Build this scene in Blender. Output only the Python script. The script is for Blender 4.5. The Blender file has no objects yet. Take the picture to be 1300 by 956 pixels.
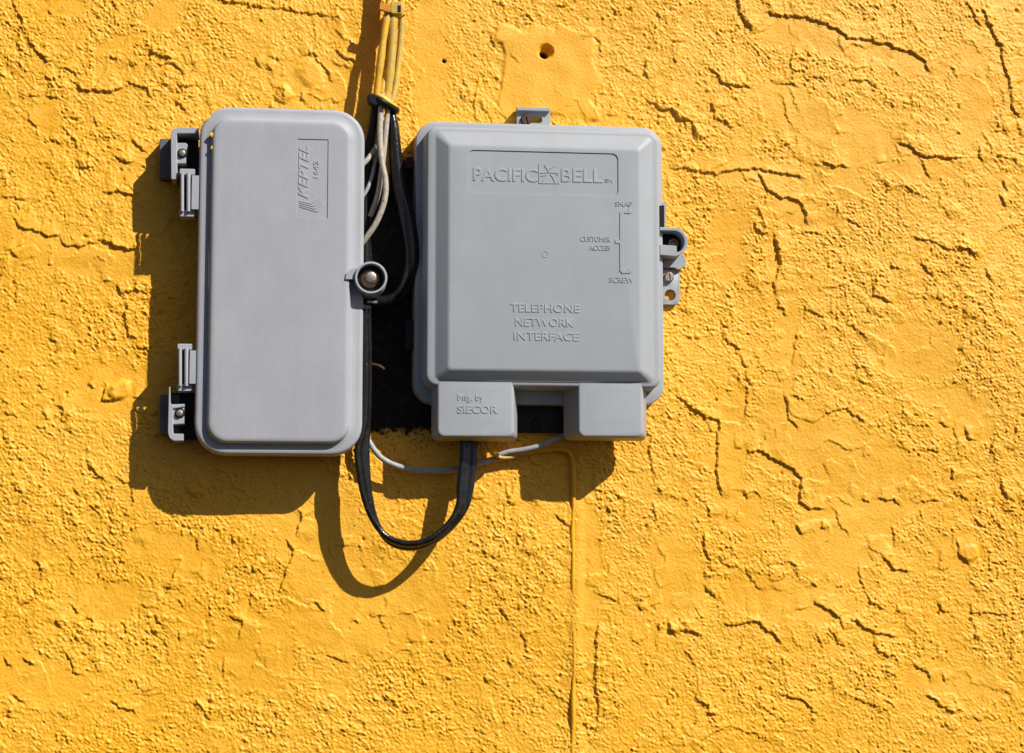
import bpy, math, random
import numpy as np
from mathutils import Vector, Matrix

random.seed(7)
K = 0.0007                       # metres per unit; all plans below are in these units
ZC = 1.5                         # height of the picture's middle above the pavement

def W(u, v, h):                  # u right, v down, h out of the wall -> world metres
    return Vector(((u - 650.0) * K, -h * K, ZC + (433.0 - v) * K))

# ------------------------------------------------------------------ camera
CAM = (350.0, 700.0, 2400.0)
TGT = (650.0, 433.0, 0.0)
_f = (W(*TGT) - W(*CAM)); FLEN = _f.length / K; _f.normalize()
_r = _f.cross(Vector((0, 0, 1))).normalized(); _u = _r.cross(_f).normalized()
cam = bpy.data.objects.new('camera', bpy.data.cameras.new('camera'))
bpy.context.scene.collection.objects.link(cam)
cam.matrix_world = Matrix.Translation(W(*CAM)) @ Matrix((_r, _u, -_f)).transposed().to_4x4()
cam.data.sensor_width = 36.0
cam.data.lens = 36.0 * FLEN / 1300.0
cam.data.shift_y = -45.0 / 1300.0
cam.data.clip_start = 0.05
cam.data.clip_end = 1000
scene = bpy.context.scene
scene.camera = cam

# ------------------------------------------------------------------ light
KX, KY = 1.02, 1.23              # shadow run per unit of height, left and down
sun_dir = Vector((KX, -1.0, KY)).normalized()
elev = math.asin(sun_dir.z); azim = math.atan2(sun_dir.x, sun_dir.y)
world = bpy.data.worlds.new("World"); scene.world = world; world.use_nodes = True
wn = world.node_tree.nodes; wn.clear()
sky = wn.new('ShaderNodeTexSky'); sky.sky_type = 'NISHITA'; sky.sun_disc = False
sky.air_density = 0.6; sky.dust_density = 1.0; sky.sun_elevation = elev; sky.sun_rotation = azim
bg = wn.new('ShaderNodeBackground'); bg.inputs['Strength'].default_value = 0.05
wo = wn.new('ShaderNodeOutputWorld')
world.node_tree.links.new(sky.outputs[0], bg.inputs[0]); world.node_tree.links.new(bg.outputs[0], wo.inputs[0])
sun = bpy.data.objects.new('sun', bpy.data.lights.new('sun', 'SUN'))
scene.collection.objects.link(sun)
sun.data.energy = 5.0; sun.data.angle = math.radians(0.53); sun.data.color = (1.0, 0.955, 0.89)
sun.rotation_euler = (-sun_dir).to_track_quat('-Z', 'Y').to_euler()
sun.location = (1, -2, 3.5)
scene.view_settings.view_transform = 'Standard'
scene.view_settings.look = 'None'
scene.view_settings.exposure = 0.35
scene.view_settings.gamma = 1.0
scene.view_settings.use_curve_mapping = False
scene.render.engine = 'CYCLES'

# ------------------------------------------------------------------ helpers
def P(px, py, h):                # the place at height h that the photograph shows at (px, py)
    d = _f + _r * ((px - 650.0) / FLEN) + _u * ((433.0 - py) / FLEN)
    t = (CAM[2] - h) / d.y
    return (CAM[0] + d.x * t, CAM[1] - d.z * t)
def P3(px, py, h):
    a = P(px, py, h); return (a[0], a[1], h)
def R(x0, y0, x1, y1, h):
    mx, my = (x0 + x1) / 2, (y0 + y1) / 2
    return (P(x0, my, h)[0], P(mx, y0, h)[1], P(x1, my, h)[0], P(mx, y1, h)[1])

def inset(r, i): return (r[0] + i, r[1] + i, r[2] - i, r[3] - i)
def rr(rect, rad, h, seg=7):     # rounded rectangle ring
    u0, v0, u1, v1 = rect; rad = max(0.05, min(rad, (u1 - u0) / 2.01, (v1 - v0) / 2.01)); out = []
    for cx, cy, a0 in ((u1 - rad, v0 + rad, -90), (u1 - rad, v1 - rad, 0), (u0 + rad, v1 - rad, 90), (u0 + rad, v0 + rad, 180)):
        for k in range(seg + 1):
            a = math.radians(a0 + 90.0 * k / seg)
            out.append((cx + rad * math.cos(a), cy + rad * math.sin(a), h))
    return out
def circ(cu, cv, r, h, n=28, ph=0.0):
    return [(cu + r * math.cos(ph + 2 * math.pi * k / n), cv + r * math.sin(ph + 2 * math.pi * k / n), h) for k in range(n)]

class MB:
    def __init__(s): s.v = []; s.f = []; s.w = False
    def loft(s, rings, cap0=True, cap1=True):
        b = len(s.v); n = len(rings[0])
        for r in rings: s.v += r
        for i in range(len(rings) - 1):
            for k in range(n):
                k2 = (k + 1) % n
                s.f.append((b + i * n + k, b + i * n + k2, b + (i + 1) * n + k2, b + (i + 1) * n + k))
        if cap0: s.f.append(tuple(b + k for k in range(n))[::-1])
        if cap1: s.f.append(tuple(b + (len(rings) - 1) * n + k for k in range(n)))
        return s
    def prism(s, poly, h0, h1):
        return s.loft([[(x, y, h0) for x, y in poly], [(x, y, h1) for x, y in poly]])
    def box(s, rect, h0, h1):
        u0, v0, u1, v1 = rect
        return s.prism([(u0, v0), (u1, v0), (u1, v1), (u0, v1)], h0, h1)
    def disc(s, cu, cv, r, h0, h1, n=24, bev=0.6, ph=0.0):
        return s.loft([circ(cu, cv, r, h0, n, ph), circ(cu, cv, r, h1 - bev, n, ph), circ(cu, cv, r - bev * .4, h1 - bev * .3, n, ph), circ(cu, cv, r - bev, h1, n, ph)])
    def cup(s, cu, cv, ro, ri, h0, hf, h1, n=40):
        return s.loft([circ(cu, cv, ro + .8, h0, n), circ(cu, cv, ro, h1 - 1, n), circ(cu, cv, ro - .8, h1, n), circ(cu, cv, ri + .6, h1, n),
                       circ(cu, cv, ri, h1 - 1, n), circ(cu, cv, ri - .3, hf, n)])
    def stroke(s, pts, w, h0, h1):
        for a, b in zip(pts[:-1], pts[1:]):
            d = math.hypot(b[0] - a[0], b[1] - a[1]) or 1
            nx, ny = -(b[1] - a[1]) / d * w / 2, (b[0] - a[0]) / d * w / 2
            s.prism([(a[0] + nx, a[1] + ny), (b[0] + nx, b[1] + ny), (b[0] - nx, b[1] - ny), (a[0] - nx, a[1] - ny)], h0, h1)
        return s
    def tube(s, pts, rad, n=12, steps=6):
        c = spline([Vector(p) for p in pts], steps)
        rings = []
        ref = Vector((0.13, 0.2, 1.0))
        for i, p in enumerate(c):
            t = (c[min(i + 1, len(c) - 1)] - c[max(i - 1, 0)]).normalized()
            x = ref - t * ref.dot(t); x.normalize(); ref = x; y = t.cross(x)
            r_ = rad(i / (len(c) - 1)) if callable(rad) else rad
            rings.append([tuple(p + x * r_ * math.cos(2 * math.pi * k / n) + y * r_ * math.sin(2 * math.pi * k / n)) for k in range(n)])
        return s.loft(rings)

def spline(p, steps):
    if len(p) < 3:
        return [p[0].lerp(p[-1], k / (steps * 2)) for k in range(steps * 2 + 1)]
    q = [p[0] * 2 - p[1]] + p + [p[-1] * 2 - p[-2]]; out = []
    for i in range(1, len(q) - 2):
        for k in range(steps):
            t = k / steps
            out.append(0.5 * ((2 * q[i]) + (q[i + 1] - q[i - 1]) * t + (2 * q[i - 1] - 5 * q[i] + 4 * q[i + 1] - q[i + 2]) * t * t
                              + (3 * q[i] - q[i - 1] - 3 * q[i + 1] + q[i + 2]) * t ** 3))
    out.append(p[-1]); return out

def origin_of(o):
    if o is None: return Vector((0, 0, 0))
    return o.location + origin_of(o.parent)
def link_mesh(name, me, m, parent):
    o = bpy.data.objects.new(name, me); scene.collection.objects.link(o)
    if m: me.materials.append(m)
    if parent is not None: o.parent = parent
    return o
def build(mb, name, m, parent=None, bevel=0.0, angle=38, loc=None, segs=2):
    base = origin_of(parent)
    ws = [W(*p) for p in mb.v]
    if loc is not None: off = W(*loc)
    elif parent is None: off = W(*mb.v[0])
    else: off = base
    me = bpy.data.meshes.new(name)
    me.from_pydata([tuple(w - off) for w in ws], [], mb.f)
    import bmesh
    bm = bmesh.new(); bm.from_mesh(me); bmesh.ops.recalc_face_normals(bm, faces=bm.faces); bm.to_mesh(me); bm.free()
    me.polygons.foreach_set('use_smooth', [True] * len(me.polygons))
    o = link_mesh(name, me, m, parent)
    o.location = off - base
    if bevel:
        b = o.modifiers.new('bevel', 'BEVEL'); b.width = bevel * K; b.segments = segs; b.limit_method = 'ANGLE'; b.angle_limit = math.radians(35)
        b.harden_normals = True
        me.set_sharp_from_angle(angle=math.radians(180))
    else:
        me.set_sharp_from_angle(angle=math.radians(angle))
    return o
def thing(name, loc, label, cat, group=None):
    o = bpy.data.objects.new(name, None); scene.collection.objects.link(o)
    o.location = W(*loc); o.empty_display_size = 0.02
    return tag(o, label, cat, group)
def tag(o, label, cat, group=None):
    o['label'] = label; o['category'] = cat
    if group: o['group'] = group
    return o

# ------------------------------------------------------------------ materials
def mat(name, col, rough=0.5, metal=0.0, spec=0.5, col2=None, nscale=60.0, bump=0.0, bscale=900.0, speck=None, contrast=(0.35, 0.65), coat=0.0, wear=0.0):
    m = bpy.data.materials.new(name); m.use_nodes = True
    nt = m.node_tree; N = nt.nodes; L = nt.links; b = N['Principled BSDF']
    b.inputs['Base Color'].default_value = (*col, 1); b.inputs['Roughness'].default_value = rough
    b.inputs['Metallic'].default_value = metal; b.inputs['Specular IOR Level'].default_value = spec
    b.inputs['Coat Weight'].default_value = coat
    geo = N.new('ShaderNodeNewGeometry')
    out = None
    if col2:
        n = N.new('ShaderNodeTexNoise'); n.inputs['Scale'].default_value = nscale; n.inputs['Detail'].default_value = 6; n.inputs['Roughness'].default_value = .62
        L.new(geo.outputs['Position'], n.inputs['Vector'])
        r = N.new('ShaderNodeMapRange'); r.inputs[1].default_value = contrast[0]; r.inputs[2].default_value = contrast[1]; L.new(n.outputs[0], r.inputs[0])
        x = N.new('ShaderNodeMix'); x.data_type = 'RGBA'; x.inputs[6].default_value = (*col, 1); x.inputs[7].default_value = (*col2, 1)
        L.new(r.outputs[0], x.inputs[0]); out = x.outputs[2]
    if speck:
        n = N.new('ShaderNodeTexNoise'); n.inputs['Scale'].default_value = speck[1]; n.inputs['Detail'].default_value = 2
        L.new(geo.outputs['Position'], n.inputs['Vector'])
        r = N.new('ShaderNodeMapRange'); r.inputs[1].default_value = speck[2]; r.inputs[2].default_value = speck[2] + .06; r.inputs[4].default_value = speck[3]; L.new(n.outputs[0], r.inputs[0])
        x = N.new('ShaderNodeMix'); x.data_type = 'RGBA'; x.inputs[7].default_value = (*speck[0], 1)
        if out: L.new(out, x.inputs[6])
        else: x.inputs[6].default_value = (*col, 1)
        L.new(r.outputs[0], x.inputs[0]); out = x.outputs[2]
    if wear:
        mp = N.new('ShaderNodeMapping'); mp.inputs['Scale'].default_value = (1, 1, .10); L.new(geo.outputs['Position'], mp.inputs['Vector'])
        for sc_, lo, hi, colr, f_ in ((130, .50, .75, (.50, .50, .50), .16), (85, .55, .8, (.22, .215, .205), .22)):      # rain streaks, chalky and grimy
            n = N.new('ShaderNodeTexNoise'); n.inputs['Scale'].default_value = sc_; n.inputs['Detail'].default_value = 6; n.inputs['Roughness'].default_value = .7; L.new(mp.outputs[0], n.inputs['Vector'])
            r = N.new('ShaderNodeMapRange'); r.inputs[1].default_value = lo; r.inputs[2].default_value = hi; r.inputs[4].default_value = f_ * wear; L.new(n.outputs[0], r.inputs[0])
            x = N.new('ShaderNodeMix'); x.data_type = 'RGBA'; x.inputs[7].default_value = (*colr, 1); L.new(out, x.inputs[6]); L.new(r.outputs[0], x.inputs[0]); out = x.outputs[2]
        for sc_, lo, colr, f_ in ((55, .64, (.50, .50, .51), .5), (260, .74, (.09, .085, .08), .8), (38, .66, (.27, .265, .26), .5)):     # scuffs, flecks, blotches
            n = N.new('ShaderNodeTexNoise'); n.inputs['Scale'].default_value = sc_; n.inputs['Detail'].default_value = 8; n.inputs['Roughness'].default_value = .72; n.inputs['Distortion'].default_value = .6; L.new(geo.outputs['Position'], n.inputs['Vector'])
            r = N.new('ShaderNodeMapRange'); r.inputs[1].default_value = lo; r.inputs[2].default_value = lo + .08; r.inputs[4].default_value = f_ * wear; L.new(n.outputs[0], r.inputs[0])
            x = N.new('ShaderNodeMix'); x.data_type = 'RGBA'; x.inputs[7].default_value = (*colr, 1); L.new(out, x.inputs[6]); L.new(r.outputs[0], x.inputs[0]); out = x.outputs[2]
    if out: L.new(out, b.inputs['Base Color'])
    if bump:
        n = N.new('ShaderNodeTexNoise'); n.inputs['Scale'].default_value = bscale; n.inputs['Detail'].default_value = 4
        L.new(geo.outputs['Position'], n.inputs['Vector'])
        bp = N.new('ShaderNodeBump'); bp.inputs['Strength'].default_value = 1.0; bp.inputs['Distance'].default_value = bump
        L.new(n.outputs[0], bp.inputs['Height']); L.new(bp.outputs[0], b.inputs['Normal'])
    return m
YEL = (0.82, 0.395, 0.010)
M = {}
M['cover_a'] = mat('grey_plastic_lilac', (.355, .365, .395), .5, 0, .3, (.325, .335, .365), 26, .00008, 1500, ((.30, .30, .31), 420, .66, .45), wear=.8)
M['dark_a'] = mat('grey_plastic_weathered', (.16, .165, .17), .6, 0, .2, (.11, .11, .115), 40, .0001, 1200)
M['cover_b'] = mat('grey_plastic_cool', (.33, .355, .385), .5, 0, .3, (.31, .33, .352), 22, .00006, 1600, ((.28, .29, .29), 500, .68, .4), wear=.5)
M['black'] = mat('black_cable_jacket', (.006, .006, .006), .19, 0, .42, (.014, .013, .012), 160, .0003, 260, ((.20, .16, .10), 420, .70, .5))
M['black_matte'] = mat('black_rubber_and_shade', (.008, .008, .008), .45, 0, .2, (.014, .013, .012), 200, .0002, 800)  # real black parts, and also the pieces that stand in for shade
M['greycable'] = mat('old_grey_cable_jacket', (.47, .42, .36), .5, 0, .4, (.34, .29, .22), 260, .0002, 900, ((.08, .06, .04), 700, .64, .9))
M['bluecable'] = mat('pale_grey_cable_jacket', (.36, .37, .38), .45, 0, .3, (.26, .27, .27), 200, .0001, 900)
M['paintcable'] = mat('overspray_yellow_cable', (.50, .33, .045), .5, 0, .4, (.76, .38, .02), 90, .0003, 500)
M['palecable'] = mat('thin_yellow_overspray', (.40, .31, .085), .5, 0, .4, (.66, .38, .03), 110, .0003, 500)
M['rust'] = mat('rusty_steel', (.10, .045, .022), .6, .5, .5, (.045, .025, .018), 700, .0004, 1500)
M['steel'] = mat('weathered_steel', (.42, .40, .37), .42, .8, .5, (.28, .22, .16), 900, .0002, 1500)
M['brass'] = mat('tarnished_hex_washer', (.36, .22, .11), .42, .8, .5, (.16, .09, .05), 900, .0002, 1500)
M['orangeclip'] = mat('painted_clip', (.70, .29, .02), .5, 0, .4, (.48, .17, .015), 300, .0003, 600)
M['yellowpaint'] = mat('yellow_paint_drop', (.86, .47, .02), .45)

# ------------------------------------------------------------------ the wall
rng = np.random.RandomState(11)
def perlin(x, y, seed):
    rs = np.random.RandomState(seed); g = rs.rand(256, 256) * 2 * np.pi
    gx, gy = np.cos(g), np.sin(g)
    xi = np.floor(x).astype(int); yi = np.floor(y).astype(int); fx = x - xi; fy = y - yi
    sx = fx * fx * fx * (fx * (fx * 6 - 15) + 10); sy = fy * fy * fy * (fy * (fy * 6 - 15) + 10)
    def c(i, j):
        a = (xi + i) & 255; b = (yi + j) & 255
        return gx[a, b] * (fx - i) + gy[a, b] * (fy - j)
    return (c(0, 0) * (1 - sx) + c(1, 0) * sx) * (1 - sy) + (c(0, 1) * (1 - sx) + c(1, 1) * sx) * sy
def sstep(a, b, x):
    t = np.clip((x - a) / (b - a), 0, 1); return t * t * (3 - 2 * t)

# edges of trowelled skins of render, traced: (origin x, origin y, scale, [(strength, points)...])
LEDGES = [
 (840, 0, 2.826, [
  (6, [(268,-20),(290,60),(330,112)]), (2, [(330,112),(365,110),(400,85)]),
  (5, [(368,40),(400,52),(500,60),(560,75),(620,100),(670,135),(740,145),(800,155),(860,180),(900,190),(940,220),(960,260)]),
  (5, [(165,240),(200,270),(215,295),(250,305),(275,310),(295,300),(318,320)]), (4, [(0,390),(40,395),(70,430),(105,432),(120,490)]),
  (4, [(180,370),(190,400),(185,425),(235,440)]), (3.5, [(430,298),(495,310)]), (3.5, [(530,278),(600,280)]),
  (3, [(640,310),(680,290),(730,290),(785,320)]), (3, [(690,250),(740,240)]),
  (5, [(40,605),(90,602),(130,615),(190,622),(240,610),(300,605),(345,602),(400,615),(440,625),(480,628),(510,642)]),
  (5, [(345,620),(370,665),(420,705),(495,720),(515,760),(525,805)]), (4, [(500,830),(545,835),(580,845)]),
  (4.5, [(565,585),(620,595),(670,598)]), (3, [(770,588),(810,575)]),
  (5, [(845,512),(880,520),(910,545),(945,565),(1000,565),(1040,570),(1080,565)]), (4, [(1135,515),(1140,560),(1160,585)]),
  (5, [(1150,30),(1180,105),(1215,160),(1225,240),(1250,300),(1255,385),(1290,420)]), (4, [(1280,440),(1290,490)]), (3.5, [(930,570),(960,640)]),
  (3, [(1000,700),(985,740)]), (5, [(1215,700),(1240,740)]), (4, [(1220,640),(1240,680)]),
  (4, [(900,850),(980,870),(1030,895),(1100,890),(1130,920)]), (4.5, [(405,840),(430,930)]), (3, [(720,40),(740,60)]), (4, [(425,520),(460,515),(455,545)]),
  (3, [(660,785),(720,810)]), (2.5, [(1040,240),(1055,280)]), (3,[(1090,0),(1130,80),(1145,105)]), (3,[(1225,450),(1240,480)]),(2.5,[(1200,560),(1260,565),(1290,600)])]),
 (840, 300, 2.826, [
  (4.5, [(405,0),(425,60),(430,90),(405,170),(410,210)]), (4, [(420,220),(430,265),(455,285)]), (3, [(490,330),(470,460)]), (4, [(930,90),(950,130),(985,140)]),
  (4, [(1050,40),(1100,40),(1130,85)]), (3.5, [(960,180),(945,210)]), (4.5, [(770,145),(755,210),(800,225),(830,240)]), (3.5, [(740,240),(738,270)]),
  (3.5, [(510,260),(560,280),(590,290)]), (4.5, [(820,100),(855,115)]), (4, [(225,315),(240,330)]), (4.5, [(215,350),(245,385),(290,400)]),
  (4, [(285,430),(290,455),(310,470)]), (5, [(50,570),(120,625),(175,655),(210,660),(200,760),(198,848),(215,935)]), (3.5, [(305,530),(310,600),(295,640)]),
  (3.5, [(440,560),(455,650),(490,690)]), (3.5, [(465,570),(510,585)]), (5, [(300,775),(350,770),(400,795),(450,820),(505,868),(495,950),(530,975),(590,977)]),
  (3.5, [(590,635),(660,620),(700,645),(730,670)]), (3, [(600,470),(620,500)]), (3, [(670,320),(710,335),(725,365)]), (4, [(1095,245),(1080,290)]),
  (4, [(1160,115),(1175,150),(1190,165)]), (3.5, [(1000,665),(1030,685)]), (5, [(1090,680),(1100,720),(1130,735)]), (4, [(1200,710),(1185,770),(1200,800)]),
  (3, [(1070,100),(1110,115)]), (4, [(950,765),(1000,775)]), (3, [(1130,240),(1160,250)]), (2.5, [(560,190),(680,175)]), (3, [(165,320),(175,360)])]),
 (840, 580, 2.826, [
  (4, [(575,230),(582,262)]), (5, [(490,245),(500,280)]), (5, [(165,180),(175,215)]), (4, [(295,120),(310,150)]),
  (5, [(150,270),(155,330),(175,390)]), (3.5, [(155,410),(155,430)]), (4.5, [(152,462),(200,510)]), (4, [(440,370),(480,385),(478,420)]), (3.5, [(720,145),(745,165)]),
  (4, [(775,150),(830,155),(860,178)]), (3.5, [(920,165),(960,158),(1010,155)]), (3.5, [(830,250),(838,320)]), (4.5, [(795,355),(835,400),(900,412)]),
  (5, [(545,515),(600,550),(640,580),(650,620)]), (4.5, [(680,580),(740,620),(800,640),(850,642)]), (4, [(760,650),(780,700),(840,720),(850,750)]),
  (4.5, [(220,600),(260,605),(310,592),(345,590),(370,615),(400,635),(430,670)]), (4.5, [(25,590),(45,640)]), (3.5, [(75,620),(150,635)]),
  (3.5, [(990,510),(1010,555),(1040,560)]), (3.5, [(1105,530),(1120,560),(1250,570)]), (4, [(1060,290),(1070,350),(1110,390)]), (3.5, [(1120,600),(1135,650)]),
  (5, [(1040,40),(1045,80)]), (3.5, [(1055,130),(1110,155)]), (5, [(1220,90),(1240,155)]), (4.5, [(1130,230),(1160,255)]), (3.5, [(750,525),(800,545)]),
  (4.5, [(850,530),(845,560)]), (4, [(540,450),(555,465)]), (3, [(480,550),(530,545)]), (3.5, [(550,630),(570,670)]), (3.5, [(600,620),(660,690)]),
  (4, [(900,740),(960,775),(970,810)]), (4, [(1010,780),(1020,810)]), (3.5, [(800,760),(830,790),(860,800)]), (3.5, [(1220,195),(1280,195)]),
  (3, [(280,190),(255,225)]), (3, [(230,200),(240,220)]), (3.5, [(110,860),(160,890),(190,950)]), (4, [(420,850),(520,880),(560,930)]), (3.5, [(700,870),(790,900)]), (4, [(950,850),(1010,900),(1080,915)])]),
 (0, 0, 4, [
  (4.5, [(60,-10),(80,50),(110,100),(112,160)]), (3.5, [(90,205),(100,250),(120,265)]), (3, [(40,250),(40,340)]), (5, [(135,205),(170,225),(200,280),(240,310),(270,315)]),
  (4.5, [(315,340),(345,360),(388,375)]), (5.5, [(380,430),(420,460),(480,450),(515,468),(560,460),(625,445)]), (4, [(640,412),(700,430),(750,455),(765,500)]),
  (4, [(245,490),(300,505)]), (3, [(100,495),(160,492),(205,490)]), (3.5, [(135,570),(150,610),(190,650)]), (3.5, [(245,705),(290,710),(310,740)]),
  (3.5, [(360,690),(380,725)]), (3.5, [(470,600),(500,640)]), (4.5, [(665,700),(710,740),(740,775)]), (6, [(585,790),(625,825),(685,815)]), (4.5, [(565,0),(588,50)]),
  (4, [(750,255),(800,280),(860,290),(905,295)]), (4, [(820,330),(880,320),(935,372)]), (4, [(820,425),(860,432)]), (4, [(910,430),(990,440)]),
  (4, [(880,505),(920,530),(950,570)]), (3, [(635,325),(690,325),(720,300)]), (4, [(655,125),(700,140)]), (3.5, [(570,285),(595,305)]), (3.5, [(390,845),(475,850)]),
  (4, [(215,400),(285,400)]), (3.5, [(330,595),(400,595)]), (3, [(440,760),(450,800)]), (3, [(240,50),(260,80)])]),
 (270, 0, 6.19, [
  (4.5, [(40,0),(120,10),(240,22),(300,38),(380,42),(410,50)]), (3.5, [(430,45),(480,65),(580,68),(680,92),(800,108),(870,110),(910,130)]), (2.5, [(940,125),(1010,130)]),
  (3, [(370,150),(385,165)]), (3, [(330,450),(350,500)]), (3, [(430,440),(500,440),(540,480)]), (3, [(415,535),(480,545)]), (4, [(700,430),(770,412),(800,430),(850,490),(940,640)]),
  (4.5, [(960,390),(1030,450),(1100,475),(1145,550)]), (3, [(540,655),(570,720),(565,780)]), (3.5, [(690,700),(700,770),(730,795)])]),
 (0, 210, 4.345, [
  (5, [(570,145),(620,155),(655,140),(700,160),(760,160)]), (4.5, [(75,290),(100,330),(150,360),(200,360),(240,380),(280,390),(330,380)]),
  (4, [(330,400),(370,445),(450,440),(545,420)]), (5.5, [(545,415),(620,440),(700,465),(770,440)]), (3.5, [(20,465),(60,470),(100,510)]),
  (4.5, [(630,650),(665,705),(740,685),(750,640)]), (4, [(695,740),(690,850),(710,930),(750,950)]), (3, [(0,175),(60,180),(160,185)]), (3, [(550,640),(620,640)]),
  (3,[(260,540),(280,545)]),(3,[(80,735),(100,740)]),(3,[(330,700),(345,715)]),(3,[(640,120),(655,140)])]),
 (0, 420, 4.345, [
  (4, [(740,95),(790,95),(840,88)]), (6, [(575,290),(572,380),(600,388),(655,378)]), (4, [(480,290),(520,310)]), (4, [(300,410),(350,440),(340,490)]),
  (3.5, [(370,470),(430,430)]), (4, [(240,430),(245,480),(280,480)]), (3.5, [(730,370),(800,370)]), (3.5, [(350,545),(420,560)]), (3, [(215,535),(260,540)]),
  (4, [(480,720),(520,775),(580,830)]), (3.5, [(400,870),(450,910)]), (3.5, [(265,40),(310,60)]), (3, [(640,800),(680,840),(730,840)]), (3,[(410,200),(430,215)]),
  (3,[(0,440),(60,470),(110,475)]),(3,[(0,580),(40,610)])]),
 (0, 640, 4, [
  (4, [(165,290),(195,300),(210,350)]), (3.5, [(178,400),(180,470),(150,500),(90,515)]), (3.5, [(1000,145),(1000,200),(1010,235)]), (3, [(920,290),(880,350),(850,430)]),
  (4, [(15,770),(60,830)]), (4, [(115,785),(170,815)]), (4, [(320,735),(360,790),(380,860),(420,870)]), (4.5, [(280,590),(310,625)]), (4, [(360,515),(400,550)]),
  (4, [(440,570),(475,600)]), (4.5, [(780,560),(820,610)]), (4.5, [(1170,150),(1190,205)]), (5, [(1275,310),(1295,340)]), (3.5, [(1275,450),(1270,530)]),
  (3.5, [(1160,570),(1230,590),(1205,690)]), (3.5, [(1145,780),(1130,870)]), (4, [(520,700),(560,720)]), (3.5, [(450,790),(510,800),(480,840)]),
  (3.5, [(905,650),(915,690)]), (4, [(760,630),(790,665)]), (3.5, [(630,600),(630,640),(650,650)]), (4, [(370,670),(400,700)]), (3, [(910,480),(930,530)]),
  (4, [(560,1000),(640,1050),(700,1060)]), (4, [(60,960),(120,1010)]), (4, [(1000,1000),(1060,1100)]), (3.5, [(835,420),(865,435)]), (3,[(600,290),(640,300)])]),
 (325, 560, 3.123, [
  (4.5, [(165,270),(180,300),(165,380)]), (4.5, [(118,390),(150,430),(120,510),(90,600)]), (2.5, [(450,690),(520,690)]), (3.5, [(225,630),(270,680)]), (3, [(380,715),(410,720)]),
  (3.5, [(290,850),(340,870),(370,885)]), (3.5, [(780,710),(810,740)]), (3.5, [(750,820),(770,890)]), (3.5, [(960,660),(1000,710)]), (4, [(500,1010),(560,1050)])]),
 (600, 560, 3.123, [
  (4.5, [(500,720),(490,800),(488,940),(500,1100)]), (3.5, [(185,750),(215,830)]), (4, [(130,190),(150,260)]), (4, [(325,290),(385,345)]), (5, [(725,725),(745,745)]),
  (4.5, [(780,730),(800,770)]), (3.5, [(830,750),(930,775)]), (4, [(650,655),(685,665)]), (4, [(715,240),(720,320)]), (4, [(840,230),(850,240)]), (3.5, [(735,185),(745,200)]),
  (3, [(45,930),(60,960)]), (3.5, [(140,860),(150,900)])]),
 (730, 0, 4.345, [
  (4.5, [(385,320),(390,400),(405,440)]), (4, [(400,550),(480,600),(540,605),(570,650),(640,665)]), (4, [(655,690),(650,770)]), (5, [(750,560),(760,600)]),
  (4, [(215,60),(230,75)]), (3, [(460,60),(465,120)]), (4,[(820,655),(845,700)]), (4,[(540,325),(570,335)])]),
 (600, 0, 5, [
  (2.5, [(660,190),(705,235),(770,235),(805,270),(805,350)]), (4.5, [(235,330),(300,400)]), (3, [(500,720),(560,690),(660,645),(720,760)]),
  (3, [(770,610),(780,760)]), (1.5, [(480,480),(560,620)]), (4.5, [(120,210),(140,290)]), (3, [(320,95),(400,130)])]),
]
# trowelled-smooth zones: (u, v, ru, rv, angle deg)
SMOOTH = [
 (1075,150,95,40,8),(1010,110,60,28,0),(1100,35,150,24,14),(1020,20,60,24,0),(1270,90,26,80,0),(1090,215,26,32,0),(1030,260,60,26,10),(1130,170,60,26,0),
 (1190,200,60,20,0),(930,300,30,60,10),(990,320,10,40,0),(1010,430,14,70,4),(930,560,30,80,5),(1010,560,60,50,40),(1100,590,120,60,25),(1060,690,60,60,0),
 (940,640,36,36,0),(1240,520,60,40,20),(1000,760,90,30,5),(1230,700,40,30,0),(960,205,80,20,5),(1180,440,70,40,0),(1110,640,50,80,0),
 (695,90,68,62,0),(545,80,26,110,0),(400,105,62,32,0),(80,20,30,14,0),(150,65,40,10,-25),(205,30,26,18,0),(60,160,28,20,30),(215,15,20,10,0),
 (400,660,70,60,30),(470,770,120,60,-10),(330,820,60,60,30),(140,340,90,24,0),(40,310,50,30,0),(745,720,16,130,0),(60,850,80,30,10),(420,720,60,50,0),
 (150,500,60,40,0),(230,700,60,30,20),(1220,860,70,24,0),(860,730,40,60,0),(150,760,50,26,0)]

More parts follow.
